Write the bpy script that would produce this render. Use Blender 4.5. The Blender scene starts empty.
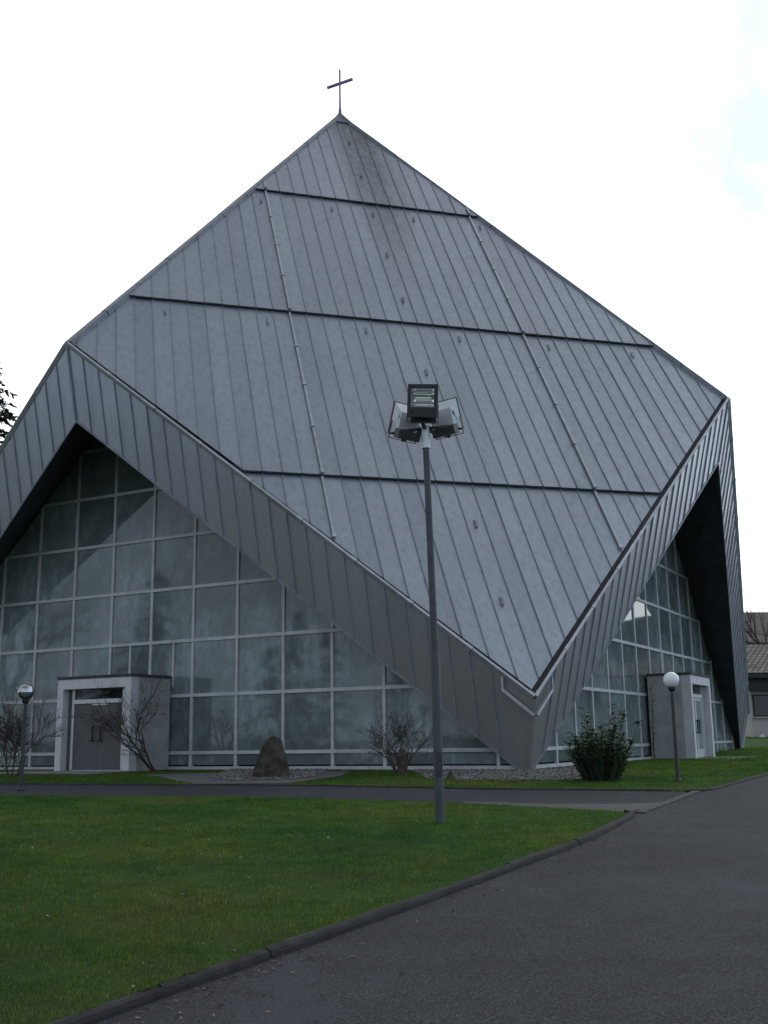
import bpy, bmesh, math, random
import numpy as np
from mathutils import Vector, Matrix
random.seed(7)
SC = bpy.context.scene
COL = SC.collection
R = math.radians

# ------------------------------------------------------------------ helpers
class MB:
    """collects faces of several materials; build() links them as ONE mesh object"""
    def __init__(s): s.v = []; s.f = []; s.m = []
    def poly(s, pts, m=0):
        b = len(s.v); s.v += [tuple(p) for p in pts]; s.f.append(tuple(range(b, b+len(pts)))); s.m.append(m)
    def hexa(s, a, b, m=0):
        """prism between two matching rings of 3+ points"""
        n = len(a); o = len(s.v); s.v += [tuple(p) for p in a] + [tuple(p) for p in b]
        for i in range(n):
            j = (i+1) % n
            s.f.append((o+i, o+j, o+n+j, o+n+i)); s.m.append(m)
        s.f.append(tuple(range(o+n-1, o-1, -1))); s.m.append(m)
        s.f.append(tuple(range(o+n, o+2*n))); s.m.append(m)
    def box(s, x0, x1, y0, y1, z0, z1, m=0, T=None):
        a = [(x0,y0,z0),(x1,y0,z0),(x1,y1,z0),(x0,y1,z0)]; b = [(x0,y0,z1),(x1,y0,z1),(x1,y1,z1),(x0,y1,z1)]
        if T: a = [T(p) for p in a]; b = [T(p) for p in b]
        s.hexa(a, b, m)
    def beam(s, p, q, w, h, up=(0,0,1), m=0, lift=0.0):
        p = Vector(p); q = Vector(q); d = (q-p)
        if d.length < 1e-6: return
        d.normalize(); u = Vector(up); u = (u - d*u.dot(d)).normalized(); sd = d.cross(u)
        ring = lambda c: [c+sd*w/2+u*(lift-h/2), c+sd*w/2+u*(lift+h/2), c-sd*w/2+u*(lift+h/2), c-sd*w/2+u*(lift-h/2)]
        s.hexa(ring(p), ring(q), m)
    def tube(s, pts, rad, n=8, m=0, cap=True):
        pts = [Vector(p) for p in pts]; rings = []
        ref = Vector((0.31, 0.17, 1)) if abs((pts[-1]-pts[0]).normalized().z) < .8 else Vector((1, .2, .1))
        for i, p in enumerate(pts):
            d = (pts[min(i+1, len(pts)-1)] - pts[max(i-1, 0)]).normalized()
            a = d.cross(ref).normalized(); b = d.cross(a); r = rad[i] if hasattr(rad, '__len__') else rad
            rings.append(len(s.v))
            s.v += [tuple(p + (a*math.cos(2*math.pi*k/n) + b*math.sin(2*math.pi*k/n))*r) for k in range(n)]
        for i in range(len(rings)-1):
            for k in range(n):
                l = (k+1) % n
                s.f.append((rings[i]+k, rings[i]+l, rings[i+1]+l, rings[i+1]+k)); s.m.append(m)
        if cap:
            for r0, rev in ((rings[0], True), (rings[-1], False)):
                b = len(s.v); s.v += s.v[r0:r0+n]
                s.f.append(tuple(b+k for k in (range(n-1, -1, -1) if rev else range(n)))); s.m.append(m)
    def lathe(s, c, prof, n=24, m=0):
        c = Vector(c); rings = []
        for r, z in prof:
            rings.append(len(s.v)); s.v += [tuple(c+Vector((r*math.cos(2*math.pi*k/n), r*math.sin(2*math.pi*k/n), z))) for k in range(n)]
        for i in range(len(rings)-1):
            for k in range(n):
                l = (k+1) % n
                s.f.append((rings[i]+k, rings[i]+l, rings[i+1]+l, rings[i+1]+k)); s.m.append(m)
        s.f.append(tuple(rings[0]+k for k in range(n-1, -1, -1))); s.m.append(m)
        s.f.append(tuple(rings[-1]+k for k in range(n))); s.m.append(m)
    def build(s, name, mats, parent=None, smooth=False, normals=True):
        me = bpy.data.meshes.new(name); me.from_pydata(s.v, [], s.f)
        for mt in (mats if isinstance(mats, (list, tuple)) else [mats]): me.materials.append(mt)
        me.polygons.foreach_set('material_index', s.m)
        if smooth: me.polygons.foreach_set('use_smooth', [True]*len(s.f))
        me.validate(); me.update()
        o = bpy.data.objects.new(name, me); COL.objects.link(o)
        if parent: o.parent = parent
        return o

def empty(name, loc, rz=0, label=None, cat=None, group=None):
    o = bpy.data.objects.new(name, None); COL.objects.link(o); o.location = loc; o.rotation_euler = (0,0,rz)
    return tag(o, label, cat, group)
def tag(o, label=None, cat=None, group=None, kind=None):
    for k, v in (('label', label), ('category', cat), ('group', group), ('kind', kind)):
        if v: o[k] = v
    return o

# ------------------------------------------------------------------ materials
def mat(name):
    m = bpy.data.materials.new(name); m.use_nodes = True
    nt = m.node_tree; b = nt.nodes['Principled BSDF']
    return m, nt, b
def N(nt, t, **kw):
    n = nt.nodes.new(t)
    for k, v in kw.items():
        if k in n.inputs: n.inputs[k].default_value = v
        else: setattr(n, k, v)
    return n
def ramp(nt, fac, stops):
    r = nt.nodes.new('ShaderNodeValToRGB'); e = r.color_ramp.elements
    while len(e) < len(stops): e.new(.5)
    for el, (p, c) in zip(e, stops): el.position = p; el.color = (*c, 1) if len(c) == 3 else c
    nt.links.new(fac, r.inputs[0]); return r
def noise(nt, vec, scale, detail=4, rough=.55, stretch=None):
    n = N(nt, 'ShaderNodeTexNoise', Scale=scale, Detail=detail, Roughness=rough)
    if stretch:
        mp = N(nt, 'ShaderNodeMapping'); mp.inputs['Scale'].default_value = stretch
        nt.links.new(vec, mp.inputs[0]); vec = mp.outputs[0]
    nt.links.new(vec, n.inputs['Vector']); return n
def mix(nt, fac, a, b, mode='MIX'):
    n = nt.nodes.new('ShaderNodeMix'); n.data_type = 'RGBA'; n.blend_type = mode
    for sock, v in ((n.inputs[0], fac), (n.inputs[6], a), (n.inputs[7], b)):
        if isinstance(v, (int, float)): sock.default_value = v
        elif isinstance(v, tuple): sock.default_value = (*v, 1) if len(v) == 3 else v
        else: nt.links.new(v, sock)
    return n.outputs[2]
def math_(nt, op, a, b=None, clamp=False):
    n = nt.nodes.new('ShaderNodeMath'); n.operation = op; n.use_clamp = clamp
    for i, v in enumerate((a, b)):
        if v is None: continue
        if isinstance(v, (int, float)): n.inputs[i].default_value = v
        else: nt.links.new(v, n.inputs[i])
    return n.outputs[0]
def bump(nt, b, h, strength=.3, dist=.02):
    n = N(nt, 'ShaderNodeBump', Strength=strength, Distance=dist); nt.links.new(h, n.inputs['Height'])
    nt.links.new(n.outputs[0], b.inputs['Normal'])
def coord(nt): return nt.nodes.new('ShaderNodeTexCoord').outputs['Object']
def island(nt): return nt.nodes.new('ShaderNodeNewGeometry').outputs['Random Per Island']

def simple(name, col, rough=.6, metal=0.0, var=.25, scale=6, bmp=.15, spec=.5, isl=0.0):
    m, nt, b = mat(name); c = coord(nt)
    n = noise(nt, c, scale, 5)
    lo = tuple(x*(1-var) for x in col); hi = tuple(min(1, x*(1+var)) for x in col)
    r = ramp(nt, n.outputs[0], [(.3, lo), (.7, hi)]); out = r.outputs[0]
    if isl:
        ir = ramp(nt, island(nt), [(0, (1-isl,)*3), (1, (1+isl,)*3)])
        out = mix(nt, 1.0, out, ir.outputs[0], 'MULTIPLY')
    nt.links.new(out, b.inputs['Base Color'])
    b.inputs['Roughness'].default_value = rough; b.inputs['Metallic'].default_value = metal
    b.inputs['Specular IOR Level'].default_value = spec
    if bmp:
        n2 = noise(nt, c, scale*8, 4); bump(nt, b, n2.outputs[0], bmp, .01)
    return m

def zinc(name, col, tone=.10, stain=False, streak=(3, 3, .16), rough=.36, warm=False):
    m, nt, b = mat(name); c = coord(nt)
    base = ramp(nt, island(nt), [(0, tuple(x*(1-tone) for x in col)), (.5, col), (1, tuple(x*(1+tone) for x in col))]).outputs[0]
    big = noise(nt, c, .35, 4, .6)
    base = mix(nt, 1, base, ramp(nt, big.outputs[0], [(.3, (.93,.93,.94)), (.7, (1.05,1.05,1.04))]).outputs[0], 'MULTIPLY')
    st = noise(nt, c, 2.2, 5, .65, streak)
    base = mix(nt, 1, base, ramp(nt, st.outputs[0], [(.30, (.84,.84,.85)), (.50, (1,1,1)), (.75, (1.06,1.06,1.06))]).outputs[0], 'MULTIPLY')
    if stain:   # soot run-off below the finial of the front face
        sx = nt.nodes.new('ShaderNodeSeparateXYZ'); nt.links.new(c, sx.inputs[0])
        w = math_(nt, 'MULTIPLY', math_(nt, 'ADD', sx.outputs[0], sx.outputs[1]), .7071)
        q = math_(nt, 'MULTIPLY', math_(nt, 'SUBTRACT', sx.outputs[0], sx.outputs[1]), .7071)
        across = ramp(nt, math_(nt, 'ADD', math_(nt, 'MULTIPLY', w, .25), .5), [(.30, (0,)*3), (.46, (.8,)*3), (.70, (1,)*3), (.95, (0,)*3)])
        down = ramp(nt, math_(nt, 'MULTIPLY', q, .125), [(.04, (1,)*3), (.45, (.7,)*3), (1, (0,)*3)])
        fr = noise(nt, c, 1.4, 4, .7, (3, 3, .12))
        k = math_(nt, 'MULTIPLY', math_(nt, 'MULTIPLY', across.outputs[0], down.outputs[0]), ramp(nt, fr.outputs[0], [(.35, (.55,)*3), (.60, (1,)*3)]).outputs[0])
        base = mix(nt, math_(nt, 'MULTIPLY', k, 1.0), base, tuple(x*.20 for x in col))
    if warm:  # browner tint broken up by noise, stronger towards the bottom
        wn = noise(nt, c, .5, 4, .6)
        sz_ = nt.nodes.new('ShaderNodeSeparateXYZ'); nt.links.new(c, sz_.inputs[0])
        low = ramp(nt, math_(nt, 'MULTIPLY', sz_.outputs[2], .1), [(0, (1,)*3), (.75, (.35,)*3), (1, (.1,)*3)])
        warm_fac = math_(nt, 'MULTIPLY', ramp(nt, wn.outputs[0], [(.30, (.45,)*3), (.65, (1,)*3)]).outputs[0], low.outputs[0])
        base = mix(nt, math_(nt, 'MULTIPLY', warm_fac, .8), base, (col[0]*.93, col[1]*.79, col[2]*.66))
    nt.links.new(base, b.inputs['Base Color'])
    b.inputs['Metallic'].default_value = .6; b.inputs['Roughness'].default_value = rough
    oil = noise(nt, c, 1.3, 3, .5); fine = noise(nt, c, 40, 2)
    bump(nt, b, math_(nt, 'ADD', oil.outputs[0], math_(nt, 'MULTIPLY', fine.outputs[0], .004)), .10, .04)
    rr = ramp(nt, st.outputs[0], [(.3, (rough+.05,)*3), (.7, (rough-.04,)*3)]); nt.links.new(rr.outputs[0], b.inputs['Roughness'])
    return m

M = {}
ZC = (.300, .337, .388)
M['zinc_roof'] = zinc('zinc_roof', ZC, .07, True)
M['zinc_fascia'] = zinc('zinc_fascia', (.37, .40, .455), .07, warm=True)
M['seam'] = simple('seam', (.245, .27, .31), .5, .3, .25, 2, 0)
M['recess'] = simple('recess_shade', (.045, .047, .052), .7, 0, .3, 3, 0)  # near-black colour puts the shade into joints, gutter channel and trim inner faces
M['cap'] = simple('cap_zinc', (.17, .18, .20), .5, .3, .2, 3, .05)
M['trim'] = simple('zinc_trim', (.40, .42, .45), .4, .4, .15, 4, .05, isl=.1)
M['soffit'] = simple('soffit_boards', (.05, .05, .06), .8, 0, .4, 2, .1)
M['mullion'] = simple('mullion_paint', (.44, .45, .46), .55, .0, .14, 3, .08, isl=.10)
M['concrete'] = simple('concrete', (.34, .345, .34), .85, 0, .16, 2.2, .2)
M['concrete_dark'] = simple('concrete_dark', (.22, .22, .22), .85, 0, .2, 3, .2)
M['porch_frame'] = simple('porch_frame', (.55, .56, .57), .7, 0, .1, 3, .12)
M['alu'] = simple('aluminium', (.55, .56, .58), .4, .5, .08, 10, .03)
M['door'] = simple('door_paint', (.085, .083, .088), .5, 0, .15, 3, .05)
M['black'] = simple('black_metal', (.018, .018, .02), .45, .2, .2, 8, .05)
M['felt'] = simple('roof_felt', (.05, .05, .05), .9, 0, .3, 6, .3)
M['pole'] = simple('galvanised_pole', (.062, .07, .078), .65, .1, .2, 5, .05)
M['pole_dark'] = simple('pole_paint', (.032, .036, .042), .5, .1, .2, 5, .05)
M['housing'] = simple('lamp_housing', (.62, .65, .68), .45, .2, .1, 10, .03)
M['housing_rear'] = simple('lamp_gear_box', (.05, .052, .055), .5, .2, .15, 10, .05)
M['stone'] = simple('boulder_stone', (.058, .045, .036), .9, 0, .65, 4.5, .9)
M['cross'] = simple('cross_metal', (.20, .15, .34), .5, .3, .2, 8, .05)
M['bark'] = simple('bark', (.055, .042, .032), .95, 0, .35, 12, .5)
M['twig'] = simple('twig', (.060, .046, .042), .9, 0, .3, 10, 0)
M['plaster'] = simple('plaster', (.42, .40, .37), .9, 0, .12, 1.2, .1)
M['eave_window_dark'] = simple('eave_shade_window_dark', (.03, .03, .032), .8, 0, .3, 3, .1)
M['brown_roof'] = simple('brown_sheet_roof', (.068, .058, .058), .8, 0, .12, .5, .1)
M['leaf'] = simple('laurel_leaf', (.042, .100, .032), .55, 0, .3, 5, 0, isl=.5)
M['needle'] = simple('needles', (.022, .036, .022), .7, 0, .35, 3, 0, isl=.4)
M['dead_leaf'] = simple('dead_leaf', (.13, .10, .065), .8, 0, .4, 9, 0, isl=.5)
M['petal'] = simple('daisy_petal', (.7, .7, .66), .7, 0, .1, 9, 0)
M['pebble'] = simple('pebble', (.15, .14, .135), .85, 0, .25, 3, .1, isl=.6)
M['gravel_bed'] = simple('gravel_soil', (.13, .12, .11), .95, 0, .4, 14, .8)
M['slab'] = simple('slab_concrete', (.095, .095, .096), .9, 0, .3, 2.5, .3)
M['floor'] = simple('dark_floor', (.05, .045, .04), .5, 0, .2, 2, .05)

def glass_mat(name, tint, bright):
    m, nt, b = mat(name); nt.nodes.remove(b); out = nt.nodes['Material Output']; c = coord(nt)
    bl = noise(nt, c, .62, 6, .66); fine = noise(nt, c, 2.6, 7, .75, (1, 1, .5))
    f1 = ramp(nt, bl.outputs[0], [(.38, (.0,)*3), (.60, (1,)*3)]).outputs[0]
    f2 = ramp(nt, fine.outputs[0], [(.42, (.1,)*3), (.50, (.5,)*3), (.60, (1,)*3)]).outputs[0]
    dust = math_(nt, 'MULTIPLY', f1, f2)
    isl = ramp(nt, nt.nodes.new('ShaderNodeObjectInfo').outputs['Random'], [(0, (.75,)*3), (1, (1.25,)*3)]).outputs[0]
    colr = mix(nt, 1, ramp(nt, dust, [(0, tuple(x*.78 for x in tint)), (1, tuple(x*bright for x in tint))]).outputs[0], isl, 'MULTIPLY')
    film = N(nt, 'ShaderNodeBsdfDiffuse', Roughness=.6); nt.links.new(colr, film.inputs['Color'])
    tr = N(nt, 'ShaderNodeBsdfTransparent'); tr.inputs[0].default_value = (.45, .52, .52, 1)
    gl = N(nt, 'ShaderNodeBsdfGlossy', Roughness=.04); gl.inputs[0].default_value = (.93, .98, 1, 1)
    wav = noise(nt, c, .55, 2, .4); bp = N(nt, 'ShaderNodeBump', Strength=.05, Distance=.05)
    nt.links.new(wav.outputs[0], bp.inputs['Height']); nt.links.new(bp.outputs[0], gl.inputs['Normal'])
    m1 = nt.nodes.new('ShaderNodeMixShader'); m1.inputs[0].default_value = .86
    nt.links.new(tr.outputs[0], m1.inputs[1]); nt.links.new(film.outputs[0], m1.inputs[2])
    fr = N(nt, 'ShaderNodeFresnel', IOR=1.54)
    geo = nt.nodes.new('ShaderNodeNewGeometry')
    m2 = nt.nodes.new('ShaderNodeMixShader')
    nt.links.new(fr.outputs[0], m2.inputs[0]); nt.links.new(m1.outputs[0], m2.inputs[1]); nt.links.new(gl.outputs[0], m2.inputs[2])
    nt.links.new(m2.outputs[0], out.inputs['Surface']); return m
M['dark_glass'] = glass_mat('transom_glass', (.012, .014, .016), 1.3)
M['glass'] = glass_mat('dusty_pane_glass', (.182, .226, .230), 1.6)

def clear_globe(name):
    m, nt, b = mat(name); nt.nodes.remove(b); out = nt.nodes['Material Output']
    tr = N(nt, 'ShaderNodeBsdfTransparent'); tr.inputs[0].default_value = (.80, .83, .86, 1)
    gl = N(nt, 'ShaderNodeBsdfGlossy', Roughness=.02); lw = N(nt, 'ShaderNodeLayerWeight', Blend=.35)
    mx = nt.nodes.new('ShaderNodeMixShader'); nt.links.new(math_(nt, 'ADD', lw.outputs['Fresnel'], .38, True), mx.inputs[0])
    nt.links.new(tr.outputs[0], mx.inputs[1]); nt.links.new(gl.outputs[0], mx.inputs[2]); nt.links.new(mx.outputs[0], out.inputs['Surface'])
    return m
M['clear'] = clear_globe('clear_globe')
M['opal'] = simple('opal_globe', (.84, .85, .88), .25, 0, .02, 4, 0)
M['reflector'] = simple('lamp_reflector', (.80, .82, .80), .22, .9, .06, 10, .05)
M['lampglass'], _nt, _b = mat('lamp_glass')
_b.inputs['Base Color'].default_value = (.95, .97, .97, 1); _b.inputs['Roughness'].default_value = .03; _b.inputs['Transmission Weight'].default_value = 1; _b.inputs['IOR'].default_value = 1.1

def asphalt(name, col, patch=True):
    m, nt, b = mat(name); c = coord(nt)
    agg = noise(nt, c, 62, 5, .8); big = noise(nt, c, .33, 5, .6); mid = noise(nt, c, 2.2, 5, .65)
    v = N(nt, 'ShaderNodeTexVoronoi', Scale=85.0); nt.links.new(c, v.inputs['Vector'])
    base = ramp(nt, agg.outputs[0], [(.36, tuple(x*.2 for x in col)), (.5, col), (.58, tuple(x*1.7 for x in col)), (.66, tuple(x*4.2 for x in col))]).outputs[0]
    base = mix(nt, 1, base, ramp(nt, big.outputs[0], [(.32, (.78,.78,.8)), (.68, (1.25,1.24,1.22))]).outputs[0], 'MULTIPLY')
    base = mix(nt, 1, base, ramp(nt, mid.outputs[0], [(.3, (.82,)*3), (.7, (1.15,)*3)]).outputs[0], 'MULTIPLY')
    if patch:
        pn = noise(nt, c, .85, 10, .78, (1.3, .6, 1))
        base = mix(nt, math_(nt, 'MULTIPLY', ramp(nt, pn.outputs[0], [(.535, (0,)*3), (.60, (1,)*3)]).outputs[0], .5), base, (col[0]*1.75, col[1]*1.75, col[2]*1.85))
        cr = N(nt, 'ShaderNodeTexVoronoi', Scale=.55, feature='DISTANCE_TO_EDGE')
        wv = noise(nt, c, 1.6, 4); vm = nt.nodes.new('ShaderNodeVectorMath'); vm.operation = 'ADD'
        nt.links.new(c, vm.inputs[0]); nt.links.new(wv.outputs['Color'], vm.inputs[1]); nt.links.new(vm.outputs[0], cr.inputs['Vector'])
        base = mix(nt, math_(nt, 'MULTIPLY', ramp(nt, cr.outputs['Distance'], [(0, (1,)*3), (.010, (0,)*3)]).outputs[0], .25), base, tuple(x*.35 for x in col))
    nt.links.new(base, b.inputs['Base Color']); b.inputs['Roughness'].default_value = .88
    b.inputs['Specular IOR Level'].default_value = .25
    bump(nt, b, math_(nt, 'ADD', agg.outputs[0], math_(nt, 'MULTIPLY', v.outputs['Distance'], .8)), .7, .012)
    return m
M['asphalt'] = asphalt('road_asphalt', (.033, .034, .039))
M['asphalt_path'] = asphalt('path_asphalt', (.032, .034, .040), False)
M['kerb'] = simple('kerb_concrete', (.019, .018, .019), .95, 0, .5, 6, .6, isl=.10)
M['paving'] = simple('worn_paving', (.062, .061, .063), .9, 0, .3, 3.5, .3)

def grass_mat(name, blade=False):
    m, nt, b = mat(name); c = coord(nt)
    big = noise(nt, c, .42, 5, .6); mid = noise(nt, c, 2.6, 5, .7)
    base = ramp(nt, big.outputs[0], [(.28, (.046, .114, .036)), (.44, (.066, .152, .040)), (.58, (.100, .174, .044)), (.70, (.136, .156, .060))]).outputs[0]
    base = mix(nt, 1, base, ramp(nt, mid.outputs[0], [(.3, (.62,.64,.68)), (.7, (1.3,1.26,1.2))]).outputs[0], 'MULTIPLY')
    sp = nt.nodes.new('ShaderNodeSeparateXYZ'); nt.links.new(c, sp.inputs[0])
    wear = math_(nt, 'MULTIPLY', ramp(nt, math_(nt, 'MULTIPLY', math_(nt, 'ADD', math_(nt, 'MULTIPLY', sp.outputs[0], .4), sp.outputs[1]), .05), [(.28, (1,)*3), (.75, (0,)*3)]).outputs[0], ramp(nt, noise(nt, c, 1.3, 6, .7).outputs[0], [(.40, (.12,)*3), (.60, (1,)*3)]).outputs[0])
    base = mix(nt, math_(nt, 'MULTIPLY', wear, .6), base, (.088, .098, .052))
    if blade:
        base = mix(nt, 1, base, ramp(nt, island(nt), [(0, (.45,.48,.5)), (.35, (.8,.82,.8)), (.8, (1.2,1.15,1.1)), (.92, (1.5,1.35,1.2)), (1, (2.6,2.2,2.0))]).outputs[0], 'MULTIPLY')
    else:
        fine = noise(nt, c, 45, 4, .7)
        base = mix(nt, 1, base, ramp(nt, fine.outputs[0], [(.3, (.3,.3,.32)), (.7, (.95,.92,.9))]).outputs[0], 'MULTIPLY')
        bump(nt, b, fine.outputs[0], .9, .04)
    nt.links.new(base, b.inputs['Base Color']); b.inputs['Roughness'].default_value = .9; b.inputs['Specular IOR Level'].default_value = .06
    if blade:
        tl = nt.nodes.new('ShaderNodeBsdfTranslucent'); nt.links.new(mix(nt, 1, base, (1.5, 1.35, .8), 'MULTIPLY'), tl.inputs[0])
        mx = nt.nodes.new('ShaderNodeMixShader'); mx.inputs[0].default_value = .5
        nt.links.new(b.outputs[0], mx.inputs[1]); nt.links.new(tl.outputs[0], mx.inputs[2]); nt.links.new(mx.outputs[0], nt.nodes['Material Output'].inputs['Surface'])
    return m
M['turf'] = grass_mat('turf'); M['blade'] = grass_mat('grass_blade', True)

def tiles(name):
    m, nt, b = mat(name); c = coord(nt)
    br = N(nt, 'ShaderNodeTexBrick', Scale=1.4); br.inputs['Color1'].default_value = (.17,.145,.13,1); br.inputs['Color2'].default_value = (.26,.235,.21,1)
    br.inputs['Mortar'].default_value = (.02,.02,.02,1); br.inputs['Mortar Size'].default_value = .07; br.inputs['Brick Width'].default_value = .5; br.inputs['Row Height'].default_value = .42
    nt.links.new(c, br.inputs['Vector'])
    n = noise(nt, c, 1.2, 4)
    nt.links.new(mix(nt, 1, br.outputs[0], ramp(nt, n.outputs[0], [(.3,(.7,.7,.7)),(.7,(1.3,1.3,1.3))]).outputs[0], 'MULTIPLY'), b.inputs['Base Color'])
    b.inputs['Roughness'].default_value = .9; bump(nt, b, br.outputs['Fac'], -.6, .05); return m
M['tiles'] = tiles('roof_tiles')

# ------------------------------------------------------------------ ground
def zg(x, y):
    return -1.6 + .0345*min(max(y, -20), 25) + .00536*min(max(y-25, 0), 7) + (.02*(min(y, 78)-40) if y > 40 else 0)

def sheet(name, pts, mt, dz, skirt=0.0, kind='structure', cuts=(-20, 25, 32, 40, 78)):
    bm = bmesh.new(); vs = [bm.verts.new((x, y, 0)) for x, y in pts]; f = bm.faces.new(vs)
    if f.normal.z < 0: f.normal_flip()
    for y in cuts:
        bmesh.ops.bisect_plane(bm, geom=bm.verts[:]+bm.edges[:]+bm.faces[:], plane_co=(0, y, 0), plane_no=(0, 1, 0))
    bmesh.ops.triangulate(bm, faces=bm.faces[:])
    bm.normal_update()
    for fc in bm.faces:
        if fc.normal.z < 0: fc.normal_flip()
    if skirt:
        ed = [e for e in bm.edges if e.is_boundary]
        r = bmesh.ops.extrude_edge_only(bm, edges=ed); nv = [g for g in r['geom'] if isinstance(g, bmesh.types.BMVert)]
        low = set(nv)
    else: low = set()
    for v in bm.verts: v.co.z = zg(v.co.x, v.co.y) + dz - (skirt if v in low else 0)
    me = bpy.data.meshes.new(name); bm.to_mesh(me); bm.free(); me.materials.append(mt)
    o = bpy.data.objects.new(name, me); COL.objects.link(o); return tag(o, kind=kind)

def curve(pts, n=8):
    """Catmull-Rom through 2D points"""
    out = []
    P = [Vector(p) for p in pts]; P = [P[0]*2-P[1]] + P + [P[-1]*2-P[-2]]
    for i in range(1, len(P)-2):
        for k in range(n):
            t = k/n; a, b, c, d = P[i-1], P[i], P[i+1], P[i+2]
            out.append(.5*((2*b) + (c-a)*t + (2*a-5*b+4*c-d)*t*t + (3*b-a-3*c+d)*t**3))
    out.append(P[-2]); return [(p.x, p.y) for p in out]

gm = MB()
xs = [-600, -300, -150, -80, -40, -20, 0, 20, 40, 80, 150, 300, 600]; ys = [-300, -120, -60, -20, 0, 25, 32, 40, 60, 78, 120, 200, 400, 900]
for i in range(len(xs)-1):
    for j in range(len(ys)-1):
        gm.poly([(x, y, zg(x, y)-.02) for x, y in ((xs[i], ys[j]), (xs[i+1], ys[j]), (xs[i+1], ys[j+1]), (xs[i], ys[j+1]))])
tag(gm.build('ground', M['turf']), kind='structure')

KERB = curve([(-7.6, -6.0), (-3.95, 1.2), (-2.58, 3.95), (-1.55, 5.96), (-1.0, 6.93), (-.60, 7.64), (.13, 8.92), (1.13, 10.77), (2.3, 13.0), (3.28, 15.25)], 8)
TIP = curve([(3.28, 15.25), (3.40, 15.65), (3.20, 16.0), (2.83, 16.26)], 5)
NEAR = [(2.83, 16.26), (1.41, 17.36), (.0, 18.2), (-1.49, 18.95), (-3.4, 19.5), (-5.13, 20.0), (-7.07, 20.46), (-10, 21.6), (-16, 24.3), (-26, 28.8)]
FAR = [(-27, 33), (-17, 28.2), (-11.5, 25.4), (-8.2, 23.7), (-5.9, 22.95), (-3.8, 22.45), (-1.72, 21.98), (1.67, 20.45), (3.6, 19.85), (4.9, 19.42)]
RT = curve([(4.9, 19.42), (5.45, 19.4), (6.0, 20.1), (7.83, 23.1), (10.6, 27.2), (14.6, 33.2), (22, 44), (42, 74)], 8)
lawn_poly = KERB[:-1] + TIP[:-1] + NEAR + [(-30, 24), (-30, -6)]
sheet('lawn', lawn_poly, M['turf'], .03, .10)
road_poly = [(-7.1, -9), *KERB, *TIP[1:5], (3.6, 16.45), (4.2, 17.4), (5.0, 18.6), *RT[4:], (52, 74), (34, 44), (15, 12), (9.5, -9)]
sheet('road', road_poly, M['asphalt'], 0.0)
path_poly = [*TIP[3:], *NEAR[1:], *FAR, RT[3], (5.0, 18.62), (4.2, 17.42), (3.6, 16.47)]
sheet('path', path_poly, M['asphalt_path'], .004)
sheet('worn_apron', [(3.35, 16.0), (3.8, 16.45), (4.3, 17.4), (3.5, 17.25), (2.4, 17.45), (1.2, 18.1), (1.2, 17.62), (2.83, 16.38)], M['paving'], .010)
side_poly = [*RT[2:], (40, 77), (-34, 77), (-34, 36), *FAR[:-1]]
sheet('churchyard_grass', side_poly, M['turf'], .012, .10)
# flush pale joint stones where the path meets the road
jn = MB()
for i in range(9):
    a = Vector((3.52, 15.85)).lerp(Vector((5.3, 19.3)), i/9+.006); b = Vector((3.52, 15.85)).lerp(Vector((5.3, 19.3)), (i+1)/9-.006)
    jn.beam((a.x, a.y, zg(0, a.y)), (b.x, b.y, zg(0, b.y)), .13, .04, lift=.002)
tag(jn.build('flush_kerb', M['paving']), kind='structure')

def kerb(name, line, w, h0, h1, mt, seed, step=1.0):
    rnd = random.Random(seed); k = MB(); P = [Vector((x, y)) for x, y in line]
    L = [0]
    for a, b in zip(P, P[1:]): L.append(L[-1]+(b-a).length)
    def at(s):
        for i in range(len(P)-1):
            if s <= L[i+1] or i == len(P)-2: return P[i].lerp(P[i+1], (s-L[i])/max(1e-6, L[i+1]-L[i]))
    s = 0
    while s < L[-1]-.05:
        e = min(s+step, L[-1]); j = rnd.uniform(-.005, .005); jz = rnd.uniform(-.006, .006); n = 4; rings = []
        for i in range(n+1):
            p = at(s+.002+(e-s-.004)*i/n); q = at(min(L[-1], s+.01+(e-s)*i/n+.05)); d = (q-p)
            d = d.normalized() if d.length > 1e-5 else Vector((0, 1)); nrm = Vector((-d.y, d.x))
            z = zg(p.x, p.y); c = p+nrm*(w/2-math.copysign(.018, w)+j)
            prof = [(-w/2, h0), (-w/2+.006*(1 if w > 0 else -1), h1-.035), (-w/2+.016*(1 if w > 0 else -1), h1-.012), (-w/2+.04*(1 if w > 0 else -1), h1), (w/2, h1), (w/2, h0)]
            rings.append([(c.x-nrm.x*-o if False else c.x+nrm.x*o, c.y+nrm.y*o, z+hz+(jz+rnd.uniform(-.003,.003) if hz > 0.02 else 0)) for o, hz in prof])
        b0 = len(k.v); m_ = len(prof)
        for r_ in rings: k.v += r_
        for i in range(n):
            for t in range(m_):
                u = (t+1) % m_; k.f.append((b0+i*m_+t, b0+i*m_+u, b0+(i+1)*m_+u, b0+(i+1)*m_+t)); k.m.append(0)
        k.f.append(tuple(b0+t for t in range(m_-1, -1, -1))); k.m.append(0)
        k.f.append(tuple(b0+n*m_+t for t in range(m_))); k.m.append(0)
        s = e
    return tag(k.build(name, mt), kind='structure')
kerb('kerb', KERB + TIP[1:8], .085, -.08, .062, M['kerb'], 1)
kerb('kerb', list(reversed(RT[3:])) , -.10, -.08, .04, M['kerb'], 2)
kerb('kerb', FAR, .08, -.08, .035, M['kerb'], 3)

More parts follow.
